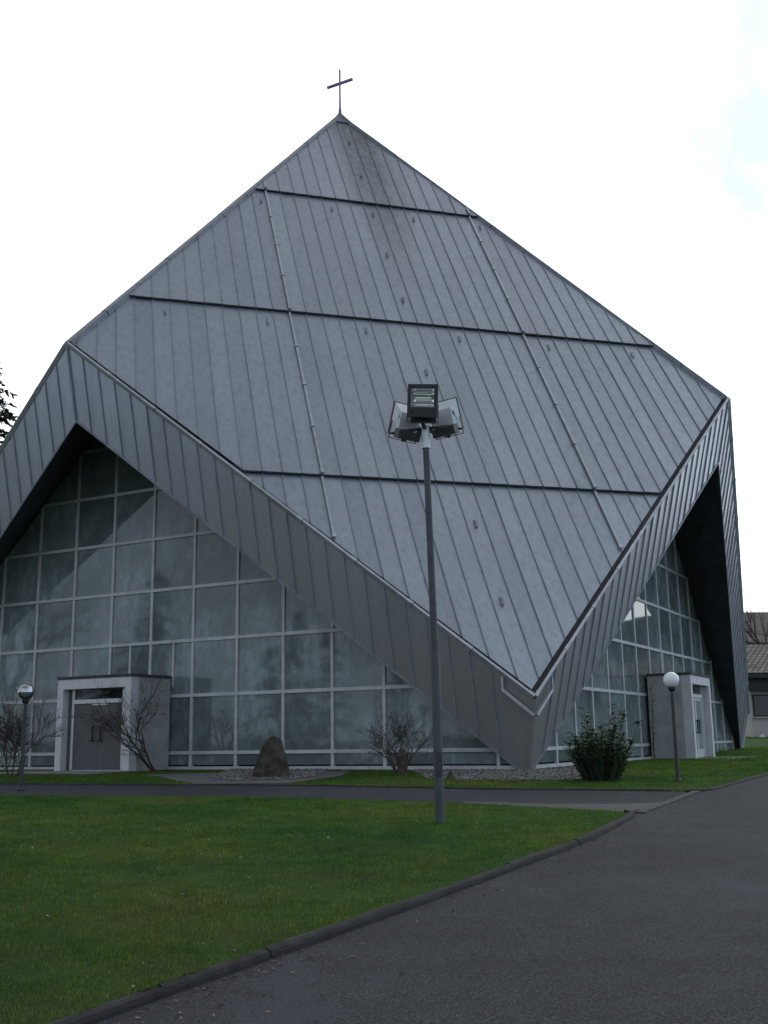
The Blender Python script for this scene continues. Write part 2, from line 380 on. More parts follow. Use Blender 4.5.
# ------------------------------------------------------------------ church
a_, c_, g_, H_, h_, hc_ = 15.21, 12.66, 12.295, 27.255, 11.831, 1.582
win_, hin_, hg_ = 14.73, 9.738, 11.856
ZB = -.713
OX, OY = -1.647, 42.685
YAW = math.pi/2 - 2.0703
church = empty('church', (OX, OY, ZB), YAW, 'large grey zinc clad church with a folded pyramid roof reaching the ground and a cross', 'church')
KS = math.sqrt(2)*(H_-h_)/a_
def rk(k):
    cs, sn = [(1,0),(0,1),(-1,0),(0,-1)][k % 4]
    return lambda p: (p[0]*cs-p[1]*sn, p[0]*sn+p[1]*cs, p[2])
Q1, Q2, W1 = a_/math.sqrt(2), c_*math.sqrt(2), a_/math.sqrt(2)
def qlow(w): return Q2-(Q2-Q1)*abs(w)/W1
nl = math.hypot(KS, 1)
GUT = .16
LIP = .095
def clip(poly, fn):
    out = []
    for i, p in enumerate(poly):
        q = poly[(i+1) % len(poly)]; a, b = fn(p), fn(q)
        if a >= 0: out.append(p)
        if a*b < 0: t = a/(a-b); out.append((p[0]+(q[0]-p[0])*t, p[1]+(q[1]-p[1])*t))
    return out
JO = [0.0, 4.40, 9.02, 13.53, 99.0]
SW = 4.03/7.5
for k in (-1, 0, 1, 2):
    T = rk(k); s2 = math.sqrt(.5)
    def P(w, q, off, T=T):
        x = (q-w)*s2 + off*KS*s2/nl; y = (q+w)*s2 + off*KS*s2/nl; z = H_-KS*q + off/nl
        return T((x, y, z))
    # face between side k (w=-q) and side k+1 (w=+q)
    rf = MB(); nst = int(W1/SW)+1
    rf.poly([P(0, 0, -.05), P(-W1, Q1, -.05), P(0, Q2, -.05), P(W1, Q1, -.05)], 2)  # dark sheet standing in for the shade inside the edge gutter
    for si in range(4):
        qa, qb = JO[si], JO[si+1]; last = si == 3; ext = .12 if not last else 0
        qa2 = qa - (.05 if si else 0)
        def off(q): return LIP*min(1, max(0, (q-qa)/(min(qb, Q2)+ext-qa))) if not last else .05*max(0, q-qa)/4
        for i in range(-nst, nst+1):
            w0, w1 = (i-.5)*SW, (i+.5)*SW
            poly = [(w0, qa2), (w1, qa2), (w1, min(qb+ext, 20)), (w0, min(qb+ext, 20))]
            for sg in (-1, 1):
                if len(poly) >= 3: poly = clip(poly, lambda p: p[1]-sg*p[0]-.07)
                if len(poly) >= 3: poly = clip(poly, lambda p: Q2-(Q2-Q1)*sg*p[0]/W1-GUT-p[1])
            if len(poly) < 3: continue
            jz = random.uniform(-.006, .006)
            rf.poly([P(w, q, off(q)+jz) for w, q in poly], 0)
            for w in (w0,) if i > -nst else ():
                q0 = max(qa2, abs(w)+.12); q1 = min(qb+ext, qlow(w)-GUT)
                if q1 > q0+.05: rf.beam(P(w, q0, off(q0)), P(w, q1, off(q1)), .020, .034, Vector(P(0,0,1))-Vector(P(0,0,0)), 1, .012)
        if not last:
            qe = qb+ext; W = min(qe-.16, W1*(1-(qe+GUT-Q1)/(Q2-Q1)) if qe > Q1-GUT else 1e9)
            o1 = LIP
            rf.poly([P(-W, qe, o1), P(W, qe, o1), P(W, qe+.012, o1-.04), P(-W, qe+.012, o1-.04)], 2)
            rf.poly([P(-W, qe+.012, o1-.04), P(W, qe+.012, o1-.04), P(W, qb-.08, o1-.04), P(-W, qb-.08, o1-.04)], 2)
            rf.poly([P(-W, qb-.08, o1-.04), P(W, qb-.08, o1-.04), P(W, qb-.03, -.03), P(-W, qb-.03, -.03)], 2)
    roof = rf.build('roof_face', [M['zinc_roof'], M['seam'], M['recess']], church)
    nv = Vector(P(0,0,1))-Vector(P(0,0,0))
    def roff(q):
        for si in range(4):
            qa, qb = JO[si], JO[si+1]
            if q <= qb+.12: return LIP*(q-qa)/(qb+.12-qa) if si < 3 else .05*(q-qa)/4
    for w in (-4.03, 4.03):
        st = MB(); q = abs(w)+.2; q9 = qlow(w)-GUT-.05
        stops = sorted([j+.125 for j in JO[1:4] if q < j < q9-.2] + [q9])
        for stp in stops:
            nseg = max(1, round((stp-q)/1.25))
            for i in range(nseg):
                e0, e = q+(stp-q)*i/nseg+.01, q+(stp-q)*(i+1)/nseg-.01
                st.beam(P(w, e0, roff(e0)), P(w, e, roff(e)), .066, .045, nv, 0, .045)
                st.beam(P(w, e-.06, roff(e-.06)), P(w, e+.005, roff(e)), .10, .06, nv, 0, .055)
            q = stp+.006
        st.build('cover_strip', M['trim'], church).parent = roof
    if k in (-1,):
        HK = [(1.56,0),(3.28,0),(5.0,-4.27),(5.0,-1.6),(5.0,0),(5.0,1.6),(5.0,4.3),(6.7,0),(8.42,0),(9.53,-7.96),(9.53,-4.8),(9.53,-1.6),(9.53,1.6),(9.53,4.8),(9.53,7.95),(10.73,0),(14.6,-.02),(16.2,-.02)]
        for q, w in HK:
            hk = MB(); 
            o0 = roff(q)
            hk.beam(P(w, q-.12, o0), P(w, q+.06, o0), .05, .02, nv, 0, .018)
            hk.tube([P(w, q+.04, o0+.02), P(w, q+.06, o0+.08), P(w, q+.0, o0+.12), P(w, q-.05, o0+.10), P(w, q-.06, o0+.06)], .014, 6)
            hk.build('roof_hook', M['seam'], church).parent = roof
    # hip cap from apex down to the gable point of side k+1
    hp = MB(); Tn = rk(k+1); top = Vector(Tn((0, 0, H_))); end = Vector(Tn((a_-.01, 0, h_+.07)))
    npc = 11
    for i in range(npc):
        p = top.lerp(end, i/npc); q = top.lerp(end, (i+1)/npc-.002)
        hp.beam(p, q, .26, .20, (0,0,1), 0, -.045+.004*(i % 2))
    hp.build('hip_cap', M['cap'], church)

FS = .508
for k in range(4):
    T = rk(k)
    glass_root = None
    for s in (-1, 1):
        Rp, Cp, Gp, Ip = Vector((a_, 0, h_)), Vector((c_, s*c_, hc_)), Vector((g_, s*g_, -.15)), Vector((win_, 0, hin_))
        Gz = Vector((g_, s*g_, 0))
        def topat(y): return Rp.lerp(Cp, y/c_)
        def botat(y): return Ip.lerp(Gp, y/g_) if y <= g_ else Gp.lerp(Cp, (y-g_)/(c_-g_))
        fm = MB(); ycs = [0]
        while ycs[-1]+FS < g_-.12: ycs.append(ycs[-1]+FS)
        ycs += [g_, c_]
        out = (Cp-Rp).cross(Ip-Rp).normalized();  out = out if out.x > 0 else -out
        for y0, y1 in zip(ycs, ycs[1:]):
            if y0 >= g_:
                fm.poly([T(topat(y0)), T(topat(y1)), T(botat(y0))], 0); continue
            j = out*random.uniform(-.006, .006)
            fm.poly([T(topat(y0)+j), T(topat(y1)+j), T(botat(y1)+j), T(botat(y0)+j)], 0)
            if y0 > 0: fm.beam(T(topat(y0)), T(botat(y0)), .024, .04, T(out), 1, .015)
        if s == 1: fm.beam(T(Rp), T(Ip), .05, .05, T(Vector((1,0,0))), 1, .02)
        if s == 1: fm.beam(T(Cp), T(Gp), .05, .06, T(Vector((1,1,0))), 0, .015)
        # hem along the lower edge
        fm.beam(T(Ip+out*.01), T(Gp+out*.01), .05, .03, T(out), 1, 0)
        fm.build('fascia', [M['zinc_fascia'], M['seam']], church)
        # edge trim with joints, proud of roof and fascia
        tm = MB(); n = 9
        rn = Vector((KS*math.sqrt(.5), s*KS*math.sqrt(.5), 1)).normalized()
        inw = Vector((-.04, -s*.04, 0))
        for i in range(n):
            p = Rp.lerp(Cp, i/n)+inw; q = Rp.lerp(Cp, (i+1)/n-.001)+inw
            tm.beam(T(p-inw*.2), T(q-inw*.2), .07, .12, T(rn), 0, .10); tm.beam(T(p-inw*.3), T(q-inw*.3), .04, .12, T(rn), 2, -.02); tm.beam(T(p+inw*1.1), T(q+inw*1.1), .045, .28, T(rn), 1, .015)
            e = Rp.lerp(Cp, (i+1)/n-.012)+inw
            tm.beam(T(e-inw*.2), T(q-inw*.2), .085, .13, T(rn), 0, .10)
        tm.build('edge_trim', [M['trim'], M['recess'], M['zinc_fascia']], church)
        if k in (0, 3):
            fl = MB()
            p = Cp.lerp(Rp, .055)-Vector((0,0,.30)); q = Cp-Vector((0,0,.33))
            fl.beam(T(p+out*.05), T(q+out*.05), .05, .07, (0,0,1), 0, 0)
            fl.beam(T(p+out*.05-Vector((0,0,.02))), T(p+out*.05+Vector((0,0,.30))), .05, .05, T(out), 0, 0)
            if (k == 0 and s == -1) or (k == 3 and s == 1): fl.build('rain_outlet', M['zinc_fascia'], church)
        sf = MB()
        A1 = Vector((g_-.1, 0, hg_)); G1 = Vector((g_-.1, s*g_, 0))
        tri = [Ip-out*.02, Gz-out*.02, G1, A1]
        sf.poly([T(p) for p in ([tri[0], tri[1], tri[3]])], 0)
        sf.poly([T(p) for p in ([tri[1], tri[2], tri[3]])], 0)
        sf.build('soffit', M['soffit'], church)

ap = MB()
cz = H_-.66*(H_-h_)/a_+.09
for i in range(4):
    r0, r1 = rk(i), rk(i+1)
    ap.poly([(0,0,H_+.16), r0((.66,0,cz)), r1((.66,0,cz))]); ap.poly([r0((.66,0,cz)), r1((.66,0,cz)), r1((.60,0,cz-.09)), r0((.60,0,cz-.09))], 1)
ap.tube([(0,0,H_+.05),(0,0,H_+.24)], [.09,.05], 10)
ap.build('apex_cap', [M['cap'], M['recess']], church)
cr = MB()
cr.tube([(0,0,H_+.1),(0,0,H_+1.05),(0,0,H_+2.22)], [.05,.042,.042], 8)
cr.box(-.64,.64,-.045,.045,H_+1.50,H_+1.60)
cr.tube([(0,0,H_+.15),(0,0,H_+.36)], [.075,.06], 10)
cr.build('cross', M['cross'], church)
fb = MB(); fb.poly([(-g_,-g_,.02),(g_,-g_,.02),(g_,g_,.02),(-g_,g_,.02)]); fb.build('floor', M['floor'], church)

# glass walls -------------------------------------------------------------
BAY = 1.535; MUL = [(i+.5)*BAY for i in range(-8, 8)]; ROWS = [.47, 2.04, 3.58, 5.10, 6.63, 8.16, 9.70]
XG = g_-.14
def ztop(y): return hg_*(1-abs(y)/g_)-.03
PORCH = {3: (-1.08, 1.61, 1.60, 2.58), 0: (-1.56, 1.15, 1.36, 2.68)}
pane_jobs = []
for k in (3, 0, 1, 2):
    T = rk(k); sill = MB()
    sill.box(XG-.10, XG+.13, -g_+.25, g_-.25, -.1, .10, 0, T)
    gw = sill.build('glass_wall', M['mullion'], church)
    vis = k in (3, 0)
    def ok(b):  return b
    for y in MUL:
        zt = ztop(y)
        if zt < .25: continue
        m = MB()
        z0 = .1
        m.box(XG-.06, XG+.035, y-.045, y+.045, z0, zt, 0, T); m.build('mullion', M['mullion'], gw)
    for z in ROWS:
        ye = g_*(1-(z+.06)/hg_)
        m = MB(); n = max(1, int(2*ye/4.6))
        for i in range(n):
            y0 = -ye+2*ye*i/n; y1 = -ye+2*ye*(i+1)/n-.004
            m.box(XG-.055, XG+.045, y0, y1, z-.045, z+.045, 0, T)
        m.build('transom', M['mullion'], gw)
    if k in PORCH:   # half mullions above the porch
        pa, pb, pd, ph = PORCH[k]
        for y in ((0.0, pb) if k == 3 else (pb-.2,)):
            m = MB(); m.box(XG-.05, XG+.03, y-.035, y+.035, ph-.3, 3.55, 0, T); m.build('mullion', M['mullion'], gw)
    ys_ = [-g_] + MUL + [g_]; zs_ = [.1] + ROWS + [hg_]
    for y0, y1 in zip(ys_, ys_[1:]):
        for z0, z1 in zip(zs_, zs_[1:]):
            poly = [(y0+.04, z0+.04), (y1-.04, z0+.04), (y1-.04, z1-.04), (y0+.04, z1-.04)]
            poly = clip(poly, lambda p: hg_*(1-p[0]/g_)-.02-p[1])
            if len(poly) >= 3: poly = clip(poly, lambda p: hg_*(1+p[0]/g_)-.02-p[1])
            if len(poly) < 3: continue
            cy = sum(p[0] for p in poly)/len(poly); cz = sum(p[1] for p in poly)/len(poly)
            tx, tz = random.uniform(-.006, .006), random.uniform(-.006, .006)
            pts = [T((XG+tx*(p[0]-cy)+tz*(p[1]-cz), p[0], p[1])) for p in poly]
            pane_jobs.append((k, gw, pts, vis))
# porches -------------------------------------------------------------------
for k in (3, 0):
    T = rk(k); y0, y1, d, hh = PORCH[k]; X0, X1 = g_-.02, g_+d
    p = MB()
    p.box(X0, X1-.30, y0, y0+.16, -.2, hh-.06, 0, T); p.box(X0, X1-.30, y1-.16, y1, -.2, hh-.06, 0, T)
    p.box(X0, X1-.30, y0+.165, y1-.165, hh-.30, hh-.06, 0, T)
    p.box(X0-.02, X1+.02, y0-.03, y1+.03, hh-.057, hh+.02, 1, T)
    porch = p.build('entrance_porch', [M['concrete'], M['felt']], church)
    porch['label'] = 'porch with grey double doors' if k == 3 else 'porch with glazed door seen from its side'
    f = MB(); jw = .21; lh = .33
    f.box(X1-.298, X1, y0-.004, y0+jw, -.2, hh-.06, 0, T); f.box(X1-.298, X1, y1-jw, y1+.004, -.2, hh-.06, 0, T); f.box(X1-.298, X1-.002, y0+jw, y1-jw, hh-lh, hh-.06, 0, T)
    f.build('portal_frame', M['porch_frame'], church).parent = porch
    ya, yb, zt = y0+jw, y1-jw, hh-lh
    XD = X1-.24
    df = MB(); fw = .085
    ia, ib = ya+.17, yb-.17
    for q0, q1 in ((ia, ia+fw), (ib-fw, ib)): df.box(XD-.05, XD+.05, q0, q1, .04, zt, 0, T)
    df.box(XD-.05, XD+.06, ia+fw, ib-fw, zt-.40, zt-.29, 0, T); df.box(XD-.048, XD+.05, ia+fw, ib-fw, .0, .05, 0, T)
    df.build('door_frame', M['alu'], church).parent = porch
    sd = MB()
    sd.box(XD-.02, XD+.01, ya, ia-.002, 0, zt, 0, T); sd.box(XD-.02, XD+.01, ib+.002, yb, 0, zt, 0, T)
    sd.build('side_panel', M['door'], church).parent = porch
    tg = MB(); tg.box(XD-.012, XD, ia+fw, ib-fw, zt-.29, zt, 0, T); tg.build('transom_window', M['dark_glass'], church).parent = porch
    mid = (ia+ib)/2
    if k == 3:
        pl = MB(); pl.box(XD+.021, XD+.045, mid-.22, mid+.34, zt-.455, zt-.42, 0, T); pl.build('door_closer', M['alu'], church).parent = porch
    for q0, q1, hs in ((ia+fw+.004, mid-.003, 1), (mid+.003, ib-fw-.004, -1)):
        dl = MB(); 
        if k == 3: dl.box(XD-.03, XD+.02, q0, q1, .055, zt-.402, 0, T)
        else:
            fr_ = .07
            dl.box(XD-.03, XD+.02, q0, q0+fr_, .055, zt-.402, 0, T); dl.box(XD-.03, XD+.02, q1-fr_, q1, .055, zt-.402, 0, T)
            dl.box(XD-.028, XD+.018, q0+fr_, q1-fr_, .055, .30, 0, T); dl.box(XD-.028, XD+.018, q0+fr_, q1-fr_, zt-.49, zt-.403, 0, T)
            dl.box(XD-.012, XD, q0+fr_+.001, q1-fr_-.001, .30, zt-.49, 1, T)
        dl.build('door', [M['door'] if k == 3 else M['alu'], M['glass']], church).parent = porch
        hd = MB(); yh = (q1-.14) if hs == 1 else (q0+.14)
        for z_ in (.84, 1.20): hd.tube([T((XD+.02, yh, z_)), T((XD+.085, yh, z_))], .016, 8)
        hd.tube([T((XD+.08, yh, .80)), T((XD+.08, yh, 1.24))], .024, 8); hd.tube([T((XD+.08, yh, .84)), T((XD+.08, yh-.10, .84))], .020, 8)
        hd.build('handle', M['black'], church).parent = porch
    st = MB()
    st.box(X1, X1+(1.9 if k == 3 else 1.3), y0-(.9 if k == 3 else .2), y1+(.35 if k == 3 else 1.2), -.2, .035, 0, T)
    st.build('doorstep', M['concrete_dark'], church).parent = porch

CH = Matrix.Translation((OX, OY, ZB)) @ Matrix.Rotation(YAW, 4, 'Z')
def cw(x, y, z=0):
    v = CH @ Vector((x, y, z)); return (v.x, v.y, v.z)

# ------------------------------------------------------------------ plants
def twig_tree(tr, tw, rnd, p, d, L, r, depth, maxd, spread, droop=0.0, kids=(2, 4), thin=.0035):
    pts = [Vector(p)]; dd = Vector(d).normalized(); n = 3
    for i in range(n):
        dd = (dd + Vector((rnd.uniform(-1,1), rnd.uniform(-1,1), rnd.uniform(-.6,1)-droop))*.20).normalized()
        pts.append(pts[-1]+dd*L/n)
    rr = [max(thin, r*(1-.35*i/n)) for i in range(n+1)]
    (tr if depth < 2 else tw).tube(pts, rr, 6 if depth < 2 else 4, cap=False)
    if depth >= maxd: return
    for c in range(rnd.randint(*kids)):
        t = rnd.uniform(.35, 1.0); i = min(n-1, int(t*n)); bp = pts[i].lerp(pts[i+1], t*n-i)
        ax = Vector((rnd.gauss(0,1), rnd.gauss(0,1), rnd.gauss(0,.7))); nd = (dd + ax.normalized()*spread).normalized()
        twig_tree(tr, tw, rnd, bp, nd, L*rnd.uniform(.55, .85), max(thin, r*.55), depth+1, maxd, spread, droop, kids, thin)

def bare_shrub(loc, label, seed, stems, h, r, lean, spread, maxd=4, kids=(3, 4), name='bare_shrub', cat='shrub', group=None):
    rnd = random.Random(seed); root = empty(name, loc, 0, label, cat, group); tr, tw = MB(), MB()
    for i in range(stems):
        az = rnd.uniform(0, 6.28); d = Vector((math.cos(az)*.45+lean[0], math.sin(az)*.35+lean[1], 1))
        twig_tree(tr, tw, rnd, (math.cos(az)*.06, math.sin(az)*.06, -.1), d, h*.45, r, 0, maxd, spread, 0, kids)
    tr.build('stem', M['bark'], root); tw.build('twigs', M['twig'], root); return root
GS = 'leafless shrubs by the church'
x, y, z = cw(2.25, -13.45)
bare_shrub((x, y, -.725), 'bare spreading shrub leaning in front of the porch side wall', 11, 4, 3.0, .030, (-.60, -.1), .8, 4, (2, 4), group=GS)
bare_shrub((-8.55, 25.5, -.735), 'bare twiggy shrub at the left edge behind the clear globe lamp', 5, 5, 1.8, .020, (-.05, 0), .7, 4, (3, 5), group=GS)
sh = bare_shrub((.31, 24.48, -.755), 'dense bare shrub with a thick dark trunk in front of the glass wall', 21, 6, 1.65, .018, (-.02, 0), .85, 4, (2, 4), group=GS)
tk = MB(); tk.tube([(0,0,-.1),(.01,0,.15),(-.02,.01,.42),(.03,0,.58)], [.15,.115,.125,.06], 9)
tk.build('trunk', M['bark'], sh)

# evergreen bush: upright leafy shoots
rnd = random.Random(3); bush = empty('evergreen_bush', (4.22, 22.15, zg(0, 22.15)-.02), 0, 'dense dark green evergreen bush with upright shoots in front of the right glass wall', 'bush')
lf, sm = MB(), MB()
for i in range(190):
    az = rnd.uniform(0, 6.283); rad = .55*math.sqrt(rnd.random()); tilt = rad*1.05
    b = Vector((math.cos(az)*rad*.6, math.sin(az)*rad*.6, .0)); Lh = rnd.uniform(.45, 1.08)*(1.08-.42*rad/.55)+.15
    if rnd.random() < .07: Lh = rnd.uniform(1.2, 1.5)
    d = Vector((math.cos(az)*tilt, math.sin(az)*tilt, 1)).normalized(); tip = b+d*Lh
    sm.tube([b, b+d*Lh*.5+Vector((rnd.uniform(-.03,.03), rnd.uniform(-.03,.03), 0)), tip], [.012, .008, .004], 4, cap=False)
    nl_ = int(Lh*25)
    for j in range(nl_):
        t = rnd.uniform(.06, 1.02); p = b+d*Lh*t; la = rnd.uniform(0, 6.283)
        up = rnd.uniform(-.1, .9); o = Vector((math.cos(la), math.sin(la), up)).normalized(); sd = o.cross(Vector((0,0,1))).normalized()
        ln = rnd.uniform(.09, .165); wd = ln*.23; nn = sd.cross(o)
        lf.poly([p, p+o*ln*.4+sd*wd+nn*.008, p+o*ln-nn*.012, p+o*ln*.4-sd*wd+nn*.008])
sm.build('stem', M['twig'], bush); lf.build('foliage', M['leaf'], bush)

def conifer(name, loc, H, Rb, label, seed, dens=1.0, group=None, z0=.12):
    rnd = random.Random(seed); root = empty(name, loc, 0, label, 'tree', group)
    t = MB(); t.tube([(0,0,-.3),(0,0,H*.5),(0,0,H)], [H*.02, H*.012, .02], 8); t.build('trunk', M['bark'], root)
    c = MB(); nb = int(H*11*dens)
    for i in range(nb):
        f = rnd.random()**.9; z = H*(z0+(1-z0)*f); L = Rb*(1-f)**.8*rnd.uniform(.65, 1.1)+.25; az = rnd.uniform(0, 6.283)
        dirn = Vector((math.cos(az), math.sin(az), rnd.uniform(-.05, .25))); p = Vector((0,0,z)); ns = max(3, int(L*3.2)); prev = p
        sd = Vector((-math.sin(az), math.cos(az), 0))
        for j in range(1, ns+1):
            tt = j/ns; q = p+dirn*L*tt+Vector((0,0,-.32*L*tt*tt))
            if j == 1 or rnd.random() < .95: c.tube([prev, q], [.03*(1-tt)+.012]*2, 3, cap=False)
            for s in range(int(7*dens)+2):
                tw = rnd.uniform(.2, .75)*(1.1-tt*.5); o = (dirn*rnd.uniform(.1, .9)+sd*rnd.choice((-1,1))*rnd.uniform(.4,1)+Vector((0,0,rnd.uniform(-.7,.15)))).normalized()
                m_ = prev.lerp(q, rnd.random()); w = o.cross(Vector((rnd.uniform(-1,1),rnd.uniform(-1,1),1))).normalized()*rnd.uniform(.035,.08)
                c.poly([m_-w, m_+o*tw*.6-w*.8, m_+o*tw, m_+o*tw*.6+w*.8, m_+w])
            prev = q
    c.build('crown', M['needle'], root); return root
conifer('conifer_tree', (-21.0, 55, -.4), 21.3, 6.4, 'dark conifer tree reaching in at the left edge behind the church', 4, 1.1)

def bare_tree(loc, H, label, seed, group=None, spread=.55, maxd=5):
    rnd = random.Random(seed); root = empty('bare_tree', loc, 0, label, 'tree', group); tr, tw = MB(), MB()
    tr.tube([(0,0,-.3),(.05,0,H*.15),(.02,.05,H*.32)], [H*.02, H*.016, H*.013], 8)
    for i in range(5):
        az = i*1.256+rnd.uniform(-.4, .4); twig_tree(tr, tw, rnd, (.02, .05, H*rnd.uniform(.2, .32)), (math.cos(az)*.6, math.sin(az)*.6, 1), H*.30, H*.009, 0, maxd, spread, 0, (3, 4), .012)
    tr.build('trunk', M['bark'], root); tw.build('crown', M['twig'], root); return root
bare_tree((28.3, 80, 0.05), 13.0, 'leafless tree behind the tiled house, its twigs rising over the roofs at right', 8, maxd=3)
bare_tree((25.6, 80, 0.05), 7.0, 'smaller leafless tree standing between the tiled house and the brown roofed hall', 9, maxd=3)
# trees across the grounds to the left of the viewer, mirrored in the glass
for i, (x_, y_, hh, kd) in enumerate([(-44, 18, 12.5, 0), (-39, 7, 9.5, 0), (-50, 25, 14, 1), (-33, -4, 8.0, 0), (-45, -3, 13, 1), (-27, -14, 9, 0), (-31, -22, 12, 1), (-58, 12, 15, 0), (-36, 13, 7.5, 0), (-40, 1, 8.5, 0), (-36, -8, 9.5, 0), (-30, -9, 6.5, 0), (-25, -18, 8, 0), (-52, 3, 12, 0)]):
    nm = ['tall', 'short', 'broad', 'low', 'wide', 'slim', 'loose', 'tallest', 'squat', 'bushy', 'stout', 'little', 'narrow', 'full'][i]
    if kd == 0: conifer('conifer_tree', (x_, y_, zg(x_, y_)), hh, hh*.26, nm+' dark conifer mirrored in the left glass wall', 40+i, .8, 'trees mirrored in the glass', .06)
    else: bare_tree((x_, y_, zg(x_, y_)), hh, nm+' leafless tree mirrored in the left glass wall', 60+i, 'trees mirrored in the glass', .6, 4)

# ------------------------------------------------------------------ stones, gravel, climbing stem
def rock(name, loc, sx, sy, sz, label, seed, npts=26, topo=None):
    rnd = random.Random(seed); bm = bmesh.new()
    for i in range(npts):
        u = rnd.random(); az = rnd.uniform(0, 6.283); z = u
        rr = (1-.70*u**1.5)*rnd.uniform(.85, 1.05)
        bm.verts.new((math.cos(az)*rr*sx/2+sx*.12*(u), math.sin(az)*rr*sy/2, z*sz*rnd.uniform(.96,1.02)-.06))
    for az in range(8): bm.verts.new((math.cos(az*.785)*sx/2, math.sin(az*.785)*sy/2, -.1))
    r = bmesh.ops.convex_hull(bm, input=bm.verts[:])
    bmesh.ops.delete(bm, geom=[v for v in bm.verts if not v.link_faces], context='VERTS')
    bmesh.ops.bevel(bm, geom=bm.edges[:], offset=.02, segments=1, affect='EDGES')
    bmesh.ops.subdivide_edges(bm, edges=bm.edges[:], cuts=2, use_grid_fill=True)
    for v in bm.verts: v.co += Vector((rnd.uniform(-1,1), rnd.uniform(-1,1), rnd.uniform(-1,1)))*.008*sz
    me = bpy.data.meshes.new(name); bm.to_mesh(me); bm.free(); me.materials.append(M['stone'])
    o = bpy.data.objects.new(name, me); COL.objects.link(o); o.location = loc
    return tag(o, label, 'rock')
bm = bmesh.new(); rr_ = random.Random(4)
for prof, yy in (([(-.40,-.1),(-.36,.18),(-.20,.62),(-.07,.90),(.04,.96),(.13,.95),(.12,.5),(.10,-.1)], -.20), ([(-.42,-.1),(-.30,.35),(-.05,.85),(.12,.93),(.22,.88),(.34,.45),(.42,.12),(.44,-.1)], .06), ([(-.30,-.1),(-.18,.4),(.05,.78),(.2,.8),(.34,.35),(.36,-.1)], .30)):
    for px_, pz_ in prof: bm.verts.new((px_+rr_.uniform(-.02,.02), yy+rr_.uniform(-.03,.03), pz_))
bmesh.ops.convex_hull(bm, input=bm.verts[:]); bmesh.ops.delete(bm, geom=[v for v in bm.verts if not v.link_faces], context='VERTS')
bmesh.ops.subdivide_edges(bm, edges=bm.edges[:], cuts=3, use_grid_fill=True)
bmesh.ops.triangulate(bm, faces=bm.faces[:])
for v in bm.verts: v.co += Vector((rr_.uniform(-1,1), rr_.uniform(-1,1), rr_.uniform(-1,1)))*.017
me = bpy.data.meshes.new('boulder'); bm.to_mesh(me); bm.free(); me.materials.append(M['stone'])
o = bpy.data.objects.new('boulder', me); COL.objects.link(o); o.location = (-2.55, 24.35, -.735); o.scale = (.96, .96, .90)
tag(o, 'dark brown upright boulder on pale gravel in front of the left glass wall', 'rock')
rock('stone', (1.27, 23.0, -.80), .26, .22, .24, 'small dark stone on the grass near the floodlight mast', 6, 14)
for i in range(3):
    o = rock('white_stone', (23.2+i*.75, 69.0+i*.3, zg(0, 69)), .5, .4, .25, ['leftmost', 'middle', 'right hand'][i]+' small pale stone on the grass before the tiled house', 70+i, 12)
    o['group'] = 'pale stones on the far grass'; o.data.materials[0] = M['porch_frame']

def gravel(name, poly, n, seed, dz):
    sheet('gravel_bed', poly, M['gravel_bed'], dz)
    rnd = np.random.default_rng(seed); P = np.array(poly); out = []
    lo, hi = P.min(0), P.max(0)
    def inside(p):
        c = False; j = len(P)-1
        for i in range(len(P)):
            if (P[i,1] > p[1]) != (P[j,1] > p[1]) and p[0] < (P[j,0]-P[i,0])*(p[1]-P[i,1])/(P[j,1]-P[i,1])+P[i,0]: c = not c
            j = i
        return c
    g = MB()
    while len(out) < n:
        p = rnd.uniform(lo, hi)
        if inside(p): out.append(p)
    base = [(1,0,0),(0,1,0),(-1,0,0),(0,-1,0),(0,0,1),(0,0,-1)]; fc = [(0,1,4),(1,2,4),(2,3,4),(3,0,4),(1,0,5),(2,1,5),(3,2,5),(0,3,5)]
    for p in out:
        r = rnd.uniform(.018, .045); b = len(g.v); th = rnd.uniform(0, 6.28); cs, sn = math.cos(th), math.sin(th); f = rnd.uniform(.6, 1.2, 3)*r
        z = zg(p[0], p[1])+dz+r*.25
        for vx, vy, vz in base: g.v.append((p[0]+cs*vx*f[0]-sn*vy*f[1], p[1]+sn*vx*f[0]+cs*vy*f[1], z+vz*f[2]*.7))
        for t in fc: g.f.append(tuple(b+i for i in t)); g.m.append(0)
    return tag(g.build('gravel', M['pebble'], smooth=True), 'pale loose pebbles lying along the foot of the glass walls', 'gravel', kind='stuff')
gp1 = [(-3.9, 24.6), (-3.3, 23.5), (-2.05, 23.6), (-1.5, 24.7), (-1.5, 28.4), (-4.2, 29.9)]
gravel('gravel', gp1, 1500, 1, .026)
gp2 = [(.5, 27.4), (.8, 23.4), (1.6, 22.65), (3.6, 22.35), (4.7, 23.7), (5.2, 26.8), (6.3, 30.3), (5.6, 30.1), (3.26, 26.0)]
gravel('gravel', gp2, 2600, 2, .018)
pv1 = [(-5.9, 27.0), (-4.7, 24.2), (-3.9, 22.75), (-2.0, 22.5), (-1.0, 24.6), (-.9, 27.5), (-3.0, 28.0)]
st1 = [cw(x, y)[:2] for x, y in ((-2.0,-15.9),(2.0,-15.9),(2.0,-13.85),(-2.0,-13.85))]
sheet('paved_strip', pv1, M['slab'], .020)

